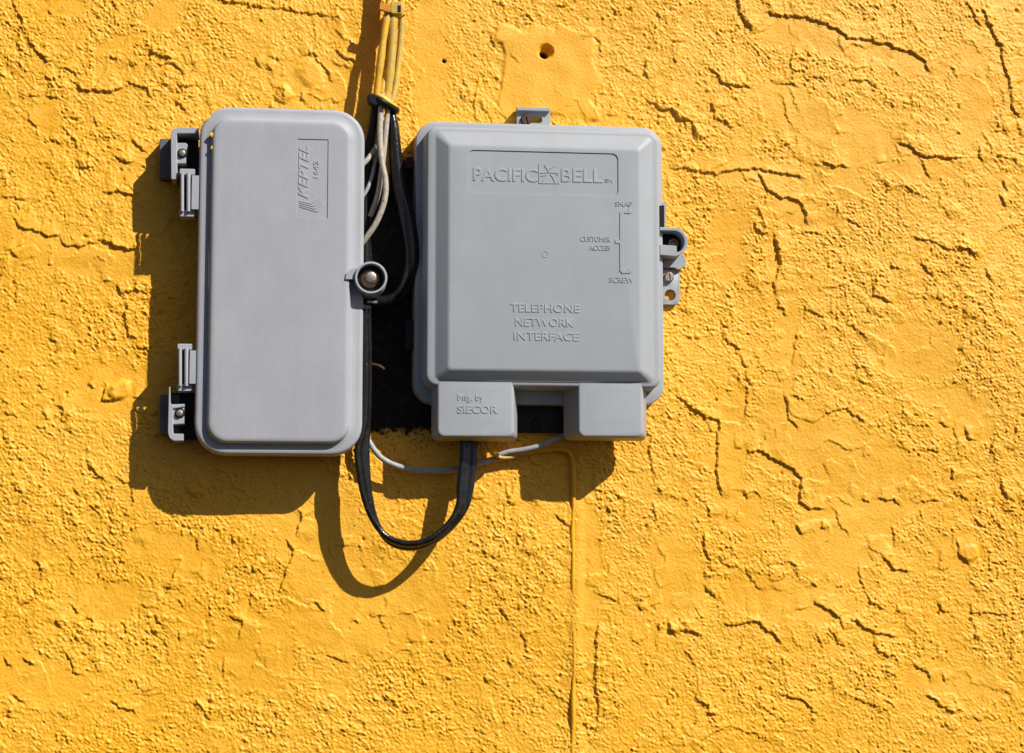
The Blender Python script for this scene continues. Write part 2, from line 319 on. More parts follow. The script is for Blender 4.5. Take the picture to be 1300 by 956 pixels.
def make_wall():
    d = 1.1
    core_u = np.arange(-24, 1326, d); core_v = np.arange(-24, 982, d)
    def ext(c, lo, hi):
        a = [c[0]]; s = d
        while a[-1] > lo: s *= 1.12; a.append(a[-1] - s)
        b = [c[-1]]; s = d
        while b[-1] < hi: s *= 1.12; b.append(b[-1] + s)
        return np.concatenate([np.array(a[1:][::-1]), c, np.array(b[1:])])
    us = ext(core_u, -2600, 3900); vs = ext(core_v, -1700, 2140)
    U, V = np.meshgrid(us, vs)
    nz = lambda sc, seed, ax=0, ay=0: perlin(U / sc + ax + 500, V / sc + ay + 500, seed)
    # domain warp
    wu = nz(9, 1) * 3.0 + nz(28, 2) * 5.0; wv = nz(9, 3) * 3.0 + nz(28, 4) * 5.0
    Uw, Vw = U + wu, V + wv
    core_wob_u = U + nz(3.4, 15) * 1.5 + nz(6.5, 5) * 3.0 + nz(14, 6) * 3.0; core_wob_v = V + nz(3.4, 16) * 1.5 + nz(6.5, 7) * 3.0 + nz(14, 8) * 3.0
    # smooth mask
    sm = np.zeros_like(U)
    for (cu, cv, ru, rv, ang) in SMOOTH:
        a = math.radians(ang); x = (Uw - cu) * math.cos(a) + (Vw - cv) * math.sin(a); y = -(Uw - cu) * math.sin(a) + (Vw - cv) * math.cos(a)
        q = np.sqrt((x / ru) ** 2 + (y / rv) ** 2) + nz(22, 9) * 0.45 + nz(8, 10) * .2
        sm = np.maximum(sm, 1 - sstep(0.72, 1.12, q))
    sm = np.maximum(sm, sstep(0.05, 0.32, nz(60, 12) + nz(24, 13) * .4) * .5)
    rough = .92 * (1 - 0.86 * sm)
    # grain: lumps with creases between them
    warp = 1.6
    pa = (U + V) * .7071 / 1.35; qa = (U - V) * .7071      # float marks run down to the right
    g1 = np.abs(perlin((pa + nz(7, 20) * warp) / 5.2 + 300, (qa + nz(7, 21) * warp) / 5.2 + 300, 22))
    g2 = np.abs(perlin(pa / 3.3 + 300, qa / 3.3 + 300, 23))
    g3 = perlin(pa / 2.7 + 700, qa / 2.7 + 700, 24)
    g4 = nz(13, 25)
    amp = .72 + .5 * sstep(-.25, .3, nz(120, 26) + .5 * nz(38, 28))     # coarser here, finer there
    crumb = np.maximum(0, perlin(Uw / 5.6 + 21, Vw / 5.6 + 81, 90) - .16) * sstep(-.2, .25, nz(44, 91)) + .7 * np.maximum(0, perlin(U / 9.5 + 21, V / 9.5 + 81, 92) - .22) * sstep(-.1, .3, nz(60, 93))
    hollow = np.maximum(0, perlin(Uw / 7.5 + 51, V / 7.5 + 11, 94) - .22) * sstep(-.2, .2, nz(52, 95))
    H = rough * amp * (1.7 * g1 * (1 + 1.2 * nz(33, 96)) + 1.5 * g2 + 0.95 * g3 + 1.0 * g4 + 5.2 * crumb - 4.0 * hollow)
    H = np.minimum(H, 1.9 + 0.3 * H)                     # the float knocked the peaks down
    H += 0.20 * g3 + 0.5 * nz(18, 27) * (1 - .5 * rough)
    # broad skins one over another
    for sd_, sc_, lv, am in ((30, 88, .06, 2.6), (34, 64, .14, 2.2), (36, 46, .22, 1.8)):
        pl = perlin(core_wob_u / sc_ + 40, core_wob_v / sc_ + 90, sd_) + .35 * perlin(core_wob_u / (sc_ * .4) + 40, core_wob_v / (sc_ * .4) + 90, sd_ + 50)
        H += .62 * am * sstep(lv, lv + 2.2 / sc_, pl) * np.exp(-np.maximum(pl - lv, 0) * sc_ / 22) * (.15 + .85 * sstep(-.05, .3, nz(50, sd_ + 80)))
    H += 7.0 * nz(260, 33) + 2.5 * nz(110, 34)
    # pits and crumbs
    pits = sstep(.40, .62, perlin(U / 8.5 + 111, V / 8.5 + 222, 40)) * sstep(-.1, .2, nz(70, 41)); H -= 3.2 * pits * (0.25 + .75 * rough)
    # traced edges
    su, sv = 0.67, -0.74
    add = np.zeros_like(U)
    for (ox, oy, sc, lst) in LEDGES:
        for (A, pts) in lst:
            q = []
            for (x, y) in pts: q.append(P(ox + x / sc, oy + y / sc, 2.0))
            q = np.array(q); lo = q.min(0) - 46; hi = q.max(0) + 46
            i0, i1 = np.searchsorted(vs, [lo[1], hi[1]]); j0, j1 = np.searchsorted(us, [lo[0], hi[0]])
            if i1 <= i0 or j1 <= j0: continue
            uu = core_wob_u[i0:i1, j0:j1]; vv = core_wob_v[i0:i1, j0:j1]
            best = np.full(uu.shape, 1e9); sd = np.zeros_like(uu); al = np.zeros_like(uu); over = np.zeros_like(uu)
            seg = np.hypot(*(q[1:] - q[:-1]).T); tot = seg.sum(); acc = 0
            for k in range(len(q) - 1):
                a, b = q[k], q[k + 1]; dx, dy = (b - a) / max(seg[k], 1e-6)
                t = (uu - a[0]) * dx + (vv - a[1]) * dy; tc = np.clip(t, 0, seg[k])
                ex, ey = uu - a[0] - dx * tc, vv - a[1] - dy * tc; dist = np.hypot(ex, ey)
                nx, ny = -dy, dx
                if nx * su + ny * sv < 0: nx, ny = -nx, -ny
                s = ex * nx + ey * ny
                m_ = dist < best
                best = np.where(m_, dist, best); sd = np.where(m_, np.where(np.abs(s) < 1e-3, 1e-3, np.sign(s)) * dist, sd)
                al = np.where(m_, acc + tc, al); over = np.where(m_, np.abs(t - tc), over)
                acc += seg[k]
            lam = 8 + A * 2.4
            prof = sstep(-.8, .8, sd) * np.exp(-np.maximum(sd, 0) / lam) - .28 * np.exp(-(np.maximum(-sd, 0) / 5.0)) * (sd < 0)
            ends = np.minimum(1, np.minimum(al, tot - al) / min(9.0, tot * .35) + .25) * np.exp(-over / 2.5)
            add[i0:i1, j0:j1] += A * .50 * prof * ends
    H += np.clip(add, -3, 8.5)
    # patch around the drilled hole, flat seats behind the boxes
    hu, hv = P(695, 92, 0)
    qx = np.maximum(np.abs(Uw - hu) / 66, np.abs(Vw - hv) / 60) + nz(26, 97) * .22; pm = 1 - sstep(.90, 1.0, qx)
    H = H * (1 - pm) + pm * (2.6 + .25 * g3 + 1.4 * nz(30, 98) + .35 * np.maximum(-1, np.clip(add, -3, 8)) + 7 * nz(260, 33))
    def dip(cu, cv, r, depth, soft=.35):
        nonlocal H
        q = np.hypot(U - cu, V - cv) / r
        H -= depth * (1 - sstep(1 - soft, 1 + soft * .4, q))
    hu, hv = P(692, 66, 0); dip(hu + 1.0, hv - .5, 9.5, 8, .5); hu, hv = P(691, 69, 0); dip(hu, hv, 5.6, 30, .3)
    hu, hv = P(564, 77, 0); dip(hu, hv, 2.4, 9)
    for (x, y, r_, a_) in ((360, 118, 14, 3), (152, 493, 16, 4), (250, 618, 17, 3), (1232, 700, 15, 2.5), (395, 92, 24, 2.5)):
        cu, cv = P(x, y, 2); H += a_ * (1 - sstep(.45, 1.0, np.hypot(Uw - cu, Vw - cv) / r_))
    # painted-in wire ridge
    lx = 727.5 + 1.0 * np.sin(V / 47) - 0.004 * (V - 600)
    run = sstep(600, 640, V)
    H += run * 2.0 * np.exp(-((U - lx - 5) / 8.0) ** 2)
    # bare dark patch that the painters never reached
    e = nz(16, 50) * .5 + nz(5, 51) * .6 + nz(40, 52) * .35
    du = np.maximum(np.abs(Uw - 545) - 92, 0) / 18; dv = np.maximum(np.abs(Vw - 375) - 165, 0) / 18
    bare_and_shade = 1 - sstep(.2, .75, np.hypot(du, dv) + e * np.clip(np.hypot(du, dv) * 3, 0, 1))
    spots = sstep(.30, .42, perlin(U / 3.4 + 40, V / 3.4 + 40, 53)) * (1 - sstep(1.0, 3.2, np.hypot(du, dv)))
    bare_and_shade = np.maximum(bare_and_shade, spots)
    # hole insides darkened in colour as painted shade; then faded, thinner paint
    hu, hv = P(691, 69, 0); bare_and_shade = np.maximum(bare_and_shade, .97 * (1 - sstep(4.6, 6.6, np.hypot(U - hu, V - hv)))); hu, hv = P(564, 77, 0); bare_and_shade = np.maximum(bare_and_shade, .9 * (1 - sstep(2, 3, np.hypot(U - hu, V - hv))))
    fade = np.clip(.5 + nz(170, 60) * .8 + nz(50, 61) * .35 + nz(14, 62) * .2, 0, 1)
    ny, nx = U.shape
    co = np.empty((ny * nx, 3), dtype=np.float32)
    o0 = W(650, 433, 0)
    co[:, 0] = ((U - 650) * K).ravel(); co[:, 1] = (-H * K).ravel(); co[:, 2] = ((433 - V) * K).ravel()
    idx = np.arange(ny * nx).reshape(ny, nx)
    q = np.stack([idx[:-1, :-1], idx[1:, :-1], idx[1:, 1:], idx[:-1, 1:]], -1).reshape(-1, 4).astype(np.int32)
    me = bpy.data.meshes.new('wall')
    me.vertices.add(ny * nx); me.vertices.foreach_set('co', co.ravel())
    me.loops.add(q.size); me.loops.foreach_set('vertex_index', q.ravel())
    me.polygons.add(len(q)); me.polygons.foreach_set('loop_start', np.arange(0, q.size, 4, dtype=np.int32))
    me.update(calc_edges=True)
    me.polygons.foreach_set('use_smooth', np.ones(len(q), dtype=bool))
    for nm, arr in (('bare_and_shade', bare_and_shade), ('fade', fade), ('smoothed', sm)):
        at = me.attributes.new(nm, 'FLOAT', 'POINT'); at.data.foreach_set('value', arr.astype(np.float32).ravel())
    m = bpy.data.materials.new('yellow_painted_stucco'); m.use_nodes = True
    nt = m.node_tree; N = nt.nodes; L = nt.links; b = N['Principled BSDF']
    b.inputs['Roughness'].default_value = .5; b.inputs['Specular IOR Level'].default_value = .45
    A1 = N.new('ShaderNodeAttribute'); A1.attribute_name = 'fade'
    A2 = N.new('ShaderNodeAttribute'); A2.attribute_name = 'bare_and_shade'
    geo = N.new('ShaderNodeNewGeometry')
    x1 = N.new('ShaderNodeMix'); x1.data_type = 'RGBA'; x1.inputs[6].default_value = (*YEL, 1); x1.inputs[7].default_value = (.85, .44, .032, 1); L.new(A1.outputs['Fac'], x1.inputs[0])
    n1 = N.new('ShaderNodeTexNoise'); n1.inputs['Scale'].default_value = 240; n1.inputs['Detail'].default_value = 5; L.new(geo.outputs['Position'], n1.inputs['Vector'])
    r1 = N.new('ShaderNodeMapRange'); r1.inputs[1].default_value = .35; r1.inputs[2].default_value = .7; r1.inputs[4].default_value = .4; L.new(n1.outputs[0], r1.inputs[0])
    x2 = N.new('ShaderNodeMix'); x2.data_type = 'RGBA'; x2.inputs[7].default_value = (.80, .345, .010, 1); L.new(r1.outputs[0], x2.inputs[0]); L.new(x1.outputs[2], x2.inputs[6])
    # tiny dirt specks
    n3 = N.new('ShaderNodeTexNoise'); n3.inputs['Scale'].default_value = 330; n3.inputs['Detail'].default_value = 1; L.new(geo.outputs['Position'], n3.inputs['Vector'])
    r3 = N.new('ShaderNodeMapRange'); r3.inputs[1].default_value = .75; r3.inputs[2].default_value = .80; r3.inputs[4].default_value = .8; L.new(n3.outputs[0], r3.inputs[0])
    x4 = N.new('ShaderNodeMix'); x4.data_type = 'RGBA'; x4.inputs[7].default_value = (.14, .05, .02, 1); L.new(r3.outputs[0], x4.inputs[0]); L.new(x2.outputs[2], x4.inputs[6])
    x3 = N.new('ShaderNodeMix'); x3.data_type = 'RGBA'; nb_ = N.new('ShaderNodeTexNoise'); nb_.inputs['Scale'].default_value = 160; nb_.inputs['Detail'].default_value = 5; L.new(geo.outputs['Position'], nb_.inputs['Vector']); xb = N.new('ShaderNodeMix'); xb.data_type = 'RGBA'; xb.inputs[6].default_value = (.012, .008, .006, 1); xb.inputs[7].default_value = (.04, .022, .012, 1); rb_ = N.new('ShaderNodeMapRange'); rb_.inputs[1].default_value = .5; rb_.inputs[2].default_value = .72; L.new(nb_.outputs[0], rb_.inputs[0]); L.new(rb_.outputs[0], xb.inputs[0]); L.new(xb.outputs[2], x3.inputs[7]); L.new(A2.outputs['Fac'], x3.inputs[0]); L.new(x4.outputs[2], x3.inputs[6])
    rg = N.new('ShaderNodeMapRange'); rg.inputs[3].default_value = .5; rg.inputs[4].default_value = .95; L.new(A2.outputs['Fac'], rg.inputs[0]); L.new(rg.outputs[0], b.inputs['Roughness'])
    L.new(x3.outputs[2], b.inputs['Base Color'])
    n2 = N.new('ShaderNodeTexNoise'); n2.inputs['Scale'].default_value = 560; n2.inputs['Detail'].default_value = 6; n2.inputs['Roughness'].default_value = .65; L.new(geo.outputs['Position'], n2.inputs['Vector'])
    bp = N.new('ShaderNodeBump'); bp.inputs['Distance'].default_value = .0006; bp.inputs['Strength'].default_value = .8
    L.new(n2.outputs[0], bp.inputs['Height']); L.new(bp.outputs[0], b.inputs['Normal'])
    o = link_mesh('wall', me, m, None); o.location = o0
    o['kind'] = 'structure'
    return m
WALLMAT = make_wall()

# ------------------------------------------------------------------ lettering
def lettering(text, box, h, parent, m, thick=1.1, rot=False, shear=0.0, bold=0.0, name='lettering', sp=1.0):
    """raised letters filling box (photo pixels) on the face at height h"""
    cu = bpy.data.curves.new('t', 'FONT'); cu.body = text; cu.size = 10; cu.extrude = 0.0; cu.offset = bold; cu.shear = shear; cu.space_character = sp
    cu.resolution_u = 3
    tmp = bpy.data.objects.new('t', cu); scene.collection.objects.link(tmp)
    cu.extrude = 1.0; cu.bevel_depth = 0.12; cu.bevel_resolution = 0
    dg = bpy.context.evaluated_depsgraph_get(); dg.update()
    me = bpy.data.meshes.new_from_object(tmp.evaluated_get(dg))
    bpy.data.objects.remove(tmp); bpy.data.curves.remove(cu)
    co = np.array([v.co[:] for v in me.vertices])
    mn, mx = co.min(0), co.max(0); n = (co - mn) / (mx - mn)
    u0, v0, u1, v1 = R(*box, h)
    if not rot: uu = u0 + n[:, 0] * (u1 - u0); vv = v1 - n[:, 1] * (v1 - v0)
    else: vv = v1 - n[:, 0] * (v1 - v0); uu = u1 - n[:, 1] * (u1 - u0)
    hh = h - .5 + n[:, 2] * (thick + .5)
    base = origin_of(parent)
    for v, a, b, c in zip(me.vertices, uu, vv, hh): v.co = W(a, b, c) - base
    me.name = name
    o = link_mesh(name, me, m, parent); return o
def strokes(name, lines, w, h, parent, m, ox=0, oy=0, sc=1.0, thick=1.0):
    mb = MB()
    for pts in lines: mb.stroke([P(ox + x / sc, oy + y / sc, h) for x, y in pts], w, h - .5, h + thick)
    return build(mb, name, m, parent, bevel=.2)

def slotted_screw(parent, px, py, r, h0, h1, m, slot=20, name='screw'):
    c = P(px, py, h1); mb = MB()
    a = math.radians(slot)
    mb.loft([circ(c[0], c[1], r, h0, 20), circ(c[0], c[1], r, h1 - 1.5, 20), circ(c[0], c[1], r * .8, h1 - .4, 20)])
    o = build(mb, name, m, parent)
    s = MB()
    for sgn in (-1, 1):          # the two raised half-moons that leave the slot between them
        pts = []
        for k in range(9):
            t = a + (0 if sgn > 0 else math.pi) + math.radians(14) + math.radians(152) * k / 8
            pts.append((c[0] + r * .8 * math.cos(t), c[1] + r * .8 * math.sin(t)))
        s.prism(pts, h1 - .6, h1 + .7)
    build(s, 'slotted_head', m, o if o.parent is None or o.parent.parent is None else parent, bevel=.25)
    return o

# ------------------------------------------------------------------ left box
tb = thing('terminal_box', (355, 357, 0), 'tall narrow lilac grey plastic enclosure with rounded corners and two side hinges', 'utility box')
RIM, PAN = 62.0, 71.0
rb = R(250, 137, 461.5, 577.5, RIM)
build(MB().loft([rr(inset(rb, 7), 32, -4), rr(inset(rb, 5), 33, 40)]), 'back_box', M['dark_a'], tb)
pb = R(265, 150, 446, 563.5, PAN)
lab = R(377, 176.5, 416.5, 277, PAN)
cv = MB().loft([rr(inset(rb, 2), 36, 36), rr(inset(rb, -.6), 38, 38), rr(inset(rb, 0), 38, RIM - 4), rr(inset(rb, .9), 37.3, RIM - 1.6), rr(inset(rb, 2.6), 36, RIM - .4), rr(inset(rb, 5.5), 33, RIM),
    rr(inset(pb, -.8), 25, RIM), rr(inset(pb, .1), 24.2, RIM + .9), rr(inset(pb, 1.0), 23.4, PAN - 4), rr(inset(pb, 2.0), 22.6, PAN - 1.8), rr(inset(pb, 3.6), 21, PAN - .7), rr(inset(pb, 6), 19, PAN - .15), rr(inset(pb, 9), 17, PAN),
    rr(lab, .8, PAN), rr(inset(lab, .15), .7, PAN - .9)], cap0=True)
cover = build(cv, 'cover', M['cover_a'], tb, angle=50)
lettering('KEPTEL', (379, 185, 391.5, 252), PAN - .9, cover, M['cover_a'], .6, rot=True, shear=.35, bold=.1)
lettering('1642', (398, 204, 404.5, 226), PAN - .9, cover, M['cover_a'], .6, rot=True)
strokes('emblem', [[(112 + k * 3, 690 + k * 18), (235 + k * 18, 715 + k * 26), (312 + k * 12, 660 + k * 26)] for k in range(4)], 1.3, PAN - .9, cover, M['cover_a'], 365, 165, 7.646, .6)
for (x, y, a, b_) in ((263, 150, 5.2, 2.1), (268.5, 171, 2.4, 2.6), (269.3, 187.5, 1.7, 2.6)):   # stray yellow paint
    hh = PAN - 2.8
    if x < 266: hh = RIM - .35
    c = P(x, y, hh); ring = []
    for k in range(14):
        t = 2 * math.pi * k / 14; q = 1 + .18 * math.sin(3 * t + x)
        X, Y = a * q * math.cos(t), b_ * q * math.sin(t)
        if x < 266: X, Y = X * .7 + Y * .7, -X * .7 + Y * .7
        ring.append((c[0] + X, c[1] + Y))
    zt = (lambda q: hh + .5)
    build(MB().loft([[(p[0], p[1], hh - 3.0) for p in ring], [(p[0], p[1], hh + .35) for p in ring], [(c[0] + (p[0] - c[0]) * .7, c[1] + (p[1] - c[1]) * .7, hh + .7) for p in ring]]), 'paint_spot', M['yellowpaint'], cover)

# latch ear with its bolt cup
c = P(471, 352.5, 77)
ear = build(MB().cup(c[0], c[1], 20, 16.9, 34, 63.6, 77), 'latch_cup', M['cover_a'], tb, angle=45)
e1 = [P(*q, 73) for q in ((438, 354.8), (439.5, 347), (446, 341), (453.4, 339), (453.4, 354.8))]
build(MB().prism(e1, 60, 73), 'latch_arm', M['cover_a'], tb, bevel=.8)
build(MB().disc(c[0], c[1], 17.2, 61, 64.1, 32, .2), 'cup_shade', M['black_matte'], ear)  # added black disc, paints the shadow inside the cup
bw = P(470, 353, 70); wsh = build(MB().disc(bw[0], bw[1], 11.4, 64, 66, 24, .8), 'washer', M['brass'], ear)
hex_ = MB().loft([circ(bw[0], bw[1], 9.6, 65.5, 6, .3), circ(bw[0], bw[1], 9.6, 68.5, 6, .3), circ(bw[0] + .2, bw[1], 8.6, 69.6, 6, .3)])
build(hex_, 'hex_collar', M['brass'], ear, angle=20)
build(MB().disc(bw[0] + .8, bw[1] - .8, 6.9, 69, 74, 20, .9), 'bolt', M['steel'], ear)
build(MB().box((*P(466, 382, 44), *P(479, 385, 44)), 43, 46), 'cup_foot', M['steel'], ear)

# mounting brackets with their flanges
def bracket(poly, hh, h0, cav, flange, screw, tongue):
    br = build(MB().prism([P(x, y, hh) for x, y in poly], h0, hh), 'mounting_bracket', M['cover_a'], tb, bevel=.9)
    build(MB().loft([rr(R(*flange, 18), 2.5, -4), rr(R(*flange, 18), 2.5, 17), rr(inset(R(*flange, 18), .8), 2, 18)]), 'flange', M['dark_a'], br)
    build(MB().prism([P(x, y, 34) for x, y in cav], 2, 12), 'floor', M['black_matte'], br)  # black sheet standing in for the shade in the bracket's cavity
    build(MB().prism([P(x, y, 47) for x, y in tongue], 14, 47.5), 'tongue', M['cover_a'], br, bevel=.7)
    s = P(*screw, 50)
    build(MB().disc(s[0], s[1], 6.2, 44, 48.2, 22, .5), 'washer', M['black_matte'], br)
    build(MB().disc(s[0], s[1], 4.3, 47, 51.5, 18, 1.2), 'screw', M['steel'], br)
    return br
bracket([(252, 161.5), (226, 161.5), (219, 163.5), (216.8, 170), (217.2, 227.5), (223.5, 228), (227, 222), (225, 216), (224.6, 169.5), (252, 169.5)], 50, 10,
        [(221, 166), (251, 166), (251, 215), (221, 215)], (202, 176, 226, 226.5), (231.3, 194.2),
        [(222, 181.5), (236, 181.5), (238.4, 184), (236.5, 190), (236, 199), (236.2, 207.5), (222, 207.5)])
bracket([(214.2, 491), (216.3, 491), (216.4, 512), (220.5, 515), (228, 514.5), (234.3, 512.5), (234.3, 516.5), (219.5, 519), (219.8, 550.5), (233, 550.8), (233, 559.6), (220.5, 559.8), (215, 556), (213, 549)], 50, 10,
        [(217, 497), (250, 497), (250, 556), (217, 556)], (202, 500.5, 228, 551), (228, 524.5),
        [(216, 513.5), (233.8, 512.8), (234, 538), (216, 539)])

# hinges
def hinge(x, y0, y1):
    hh = 55
    hg = build(MB().loft([rr(R(x, y0, x + 20.5, y0 + 8, hh), 2.2, hh - 20), rr(R(x, y0, x + 20.5, y0 + 8, hh), 2.2, hh - 1), rr(inset(R(x, y0, x + 20.5, y0 + 8, hh), .9), 1.6, hh)]), 'hinge', M['cover_a'], tb)
    rc = R(x, y1 - 9.5, x + 19.5, y1, hh)
    build(MB().loft([rr(rc, 3, hh - 20), rr(rc, 3, hh - 1), rr(inset(rc, .9), 2.4, hh)]), 'hinge_cap', M['cover_a'], hg)
    for dx, w in ((1.6, 2.2), (9.2, 2.6)):
        a = P3(x + dx + w, y0 + 6, hh + 2); b = P3(x + dx + w, y1 - 7, hh + 2)
        build(MB().tube([a, b], w, 12, 4), 'rod', M['cover_a'], hg)
    build(MB().box(R(x + 15.5, y0 + 8.5, x + 25, y1 - 9.5, 60), 30, 60), 'hinge_leaf', M['cover_a'], hg, bevel=.7)
    build(MB().box(R(x + 1, y0 + 6, x + 16, y1 - 7, hh - 14), hh - 19, hh - 15), 'hinge_gap_shade', M['black_matte'], hg)  # added black plate, paints the dark gaps between the rods
hinge(227.5, 214.2, 275.5)
hinge(224.8, 436.4, 497)

# ------------------------------------------------------------------ right box
nb = thing('interface_box', (680, 330, 0), 'wide grey telephone box with letters across its lid and two hoods along its lower edge', 'utility box')
CB, CR, CF = 34.0, 66.0, 78.0
r0 = R(527, 157.5, 842, 513, CB)
r0 = (r0[0], r0[1], r0[2], r0[3])
base = build(MB().loft([rr(inset(r0, -1), 27, -4), rr(r0, 26, CB - 3), rr(inset(r0, .8), 25.4, CB - 1), rr(inset(r0, 2.6), 24, CB)]), 'base', M['cover_b'], nb)
r1 = R(541, 164, 838, 491.5, CR); r2 = R(553, 171, 829, 484.5, CR); r3 = R(570, 186.5, 812.5, 470, CF); pl = R(594, 192.5, 785, 247.5, CF)
ring = [rr(inset(r1, -2.5), 17, CB - 2), rr(inset(r1, -.6), 15, CR - 6), rr(inset(r1, .2), 14, CR - 3), rr(inset(r1, 1.3), 13, CR - 1), rr(inset(r1, 3.4), 11, CR),
        rr(inset(r2, -2.0), 9, CR), rr(inset(r2, -.3), 8, CR + .5)]
def lerp_rect(a, b, t): return tuple(x + (y - x) * t for x, y in zip(a, b))
ring += [rr(lerp_rect(r2, r3, .10), 7, CR + 1.6), rr(lerp_rect(r2, r3, .86), 4.5, CF - 1.5), rr(lerp_rect(r2, r3, 1.0), 4.2, CF - .35), rr(inset(r3, 2.4), 4, CF),
         rr(pl, 8, CF), rr(inset(pl, .2), 7.8, CF - 1.1)]
lid = build(MB().loft(ring), 'lid', M['cover_b'], nb, angle=50)
PL = CF - 1.1
lettering('PACIFIC', (600.8, 213.5, 682.5, 230.5), PL, lid, M['cover_b'], .62, bold=.08)
lettering('BELL', (712.5, 214.5, 765, 231.5), PL, lid, M['cover_b'], .62, bold=.08)
lettering('SM', (768, 226.5, 777, 231.7), PL, lid, M['cover_b'], .62)
strokes('emblem', [[(585, 175), (585, 325), (745, 327)], [(585, 245), (655, 240), (705, 243), (740, 250), (722, 264)], [(625, 180), (665, 238)], [(712, 185), (668, 212)],
                   [(672, 255), (690, 275), (712, 322)], [(650, 262), (612, 312)], [(598, 268), (640, 262)]], 1.2, PL, lid, M['cover_b'], 590, 180, 6.19, .65)
lettering('SNAP', (781, 255.8, 803, 262.2), CF, lid, M['cover_b'], .62)
lettering('CUSTOMER', (737, 300, 774.8, 306.8), CF, lid, M['cover_b'], .62)
lettering('ACCESS', (748, 311.3, 774.8, 318), CF, lid, M['cover_b'], .62)
lettering('SCREW', (773.5, 351.8, 804.5, 359), CF, lid, M['cover_b'], .62)
lettering('TELEPHONE', (648, 386, 736, 396.6), CF, lid, M['cover_b'], .62)
lettering('NETWORK', (654, 403.8, 728, 414.6), CF, lid, M['cover_b'], .62)
lettering('INTERFACE', (652.5, 421.8, 734.5, 432.4), CF, lid, M['cover_b'], .62)
arrow = [(38, 222), (52, 208), (104, 208), (100, 200), (132, 222), (100, 238), (104, 228), (68, 230), (62, 240), (62, 415), (38, 440), (62, 448), (62, 625), (72, 635),
         (106, 635), (102, 626), (134, 642), (104, 664), (108, 656), (56, 660), (38, 640), (38, 445), (5, 445), (5, 420), (38, 420)]
build(MB().prism([P(780 + x / 5.624, 230 + y / 5.624, CF) for x, y in arrow], CF - .5, CF + .8), 'arrow_bracket', M['cover_b'], lid, bevel=.2)
c = P(692, 323, CF); build(MB().cup(c[0], c[1], 4.6, 3.2, CF - 1, CF - .1, CF + .5, 24), 'mould_mark', M['cover_b'], lid)
# the two hoods over the cable entries
HF = 66.35
def hood(front, back, name='cable_hood'):
    f_, b_ = R(*front, HF), R(*back, 40)
    def mid(t, i): return inset(lerp_rect(b_, f_, t), i)
    return build(MB().loft([rr(inset(b_, 2), 6, 32), rr(b_, 8, 37), rr(mid(.9, 0), 9, HF - 6), rr(mid(.97, .4), 8.6, HF - 2.8), rr(mid(1, 1.3), 8, HF - .9), rr(mid(1, 2.4), 7, HF - .25), rr(mid(1, 4), 6, HF)]), name, M['cover_b'], nb, angle=50)
h1 = hood((554.5, 474, 652.5, 555.5), (548, 474, 657, 560))
h2 = hood((733.5, 474, 816.5, 555.5), (716, 474, 821, 559.5))
lettering('Mfg. by', (581, 500.5, 614.5, 511), HF, h1, M['cover_b'], .62)
lettering('SIECOR', (580.5, 514.6, 632, 525), HF, h1, M['cover_b'], .62, bold=.1)
fr = lambda x0, y0, x1, y1: [[(x0, y0), (x1, y0)], [(x0, y1), (x1, y1)], [(x0, y0), (x0, y1)]]
strokes('frame_line', fr(577, 496, 641, 537), .5, HF, h1, M['cover_b'], thick=.12)
strokes('frame_line', fr(748, 496, 804, 535), .5, HF, h2, M['cover_b'], thick=.12)
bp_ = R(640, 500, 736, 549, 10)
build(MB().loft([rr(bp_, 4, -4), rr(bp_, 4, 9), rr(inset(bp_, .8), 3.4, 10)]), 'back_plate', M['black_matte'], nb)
c = P(681, 538, 10.5); build(MB().cup(c[0], c[1], 6.5, 3.8, 9, 9.4, 12, 20), 'screw_socket', M['black_matte'], nb)
build(MB().box(R(655, 505, 736, 514, 24), 8, 24), 'sill', M['cover_b'], nb, bevel=.8)

# top mounting tab
tt = R(656, 140, 698.5, 162, 8)
sl = R(661, 147.5, 688.5, 156, 8)
tab = build(MB().loft([rr(tt, 1.2, 4), rr(tt, 1.2, 7.6), rr(inset(tt, .4), 1, 8), rr(sl, 4, 8), rr(inset(sl, .3), 3.8, 3)], cap0=False, cap1=False), 'mounting_tab', M['cover_b'], nb, angle=40)
lip = R(656, 136, 698.5, 140.5, 14); build(MB().box((lip[0], lip[1], lip[2], lip[3]), 3, 14), 'lip', M['cover_b'], tab, bevel=.6)
slotted_screw(tab, 668, 152, 7.0, 2, 12, M['rust'], 75)
# left ear hidden in shade
build(MB().box(R(514.5, 203, 530, 214, 12), 2, 12), 'side_tab', M['rust'], nb, bevel=1)
build(MB().box(R(514, 406, 530, 445, 20), 12, 20), 'side_tab', M['black_matte'], nb, bevel=1)  # tab coloured black, its deep shade put into the colour

# right latch
lt = build(MB().prism([P(x, y, 32) for x, y in ((834, 257), (846, 257), (846, 260.5), (845.4, 289), (841.5, 289), (841.8, 260.5), (834, 260.5))], 6, 32), 'latch', M['cover_b'], nb, bevel=.6)
build(MB().box(R(835, 261, 843.3, 290, 38), 30, 38), 'gap_shade', M['black_matte'], lt)  # added black box, paints the dark gap between box and strip
cu_, cv_ = P(856, 307, 40)
outer = [(832, cv_ - 19)] + [(cu_ + 17.5 * math.cos(math.radians(a)), cv_ + 18.5 * math.sin(math.radians(a))) for a in range(-90, 91, 10)]
outer = [(x, y) for x, y in outer]
inner = [(cu_ + 13.6 * math.cos(math.radians(a)), cv_ + 14.6 * math.sin(math.radians(a))) for a in range(60, -91, -10)] + [(836, cv_ - 14.8)]
low = [(cu_ + 2, cv_ + 14.5), (cu_ + 2, cv_ + 9.5), (834, cv_ + 9.5), (834, cv_ + 16), (cu_ - 4, cv_ + 18.3)]
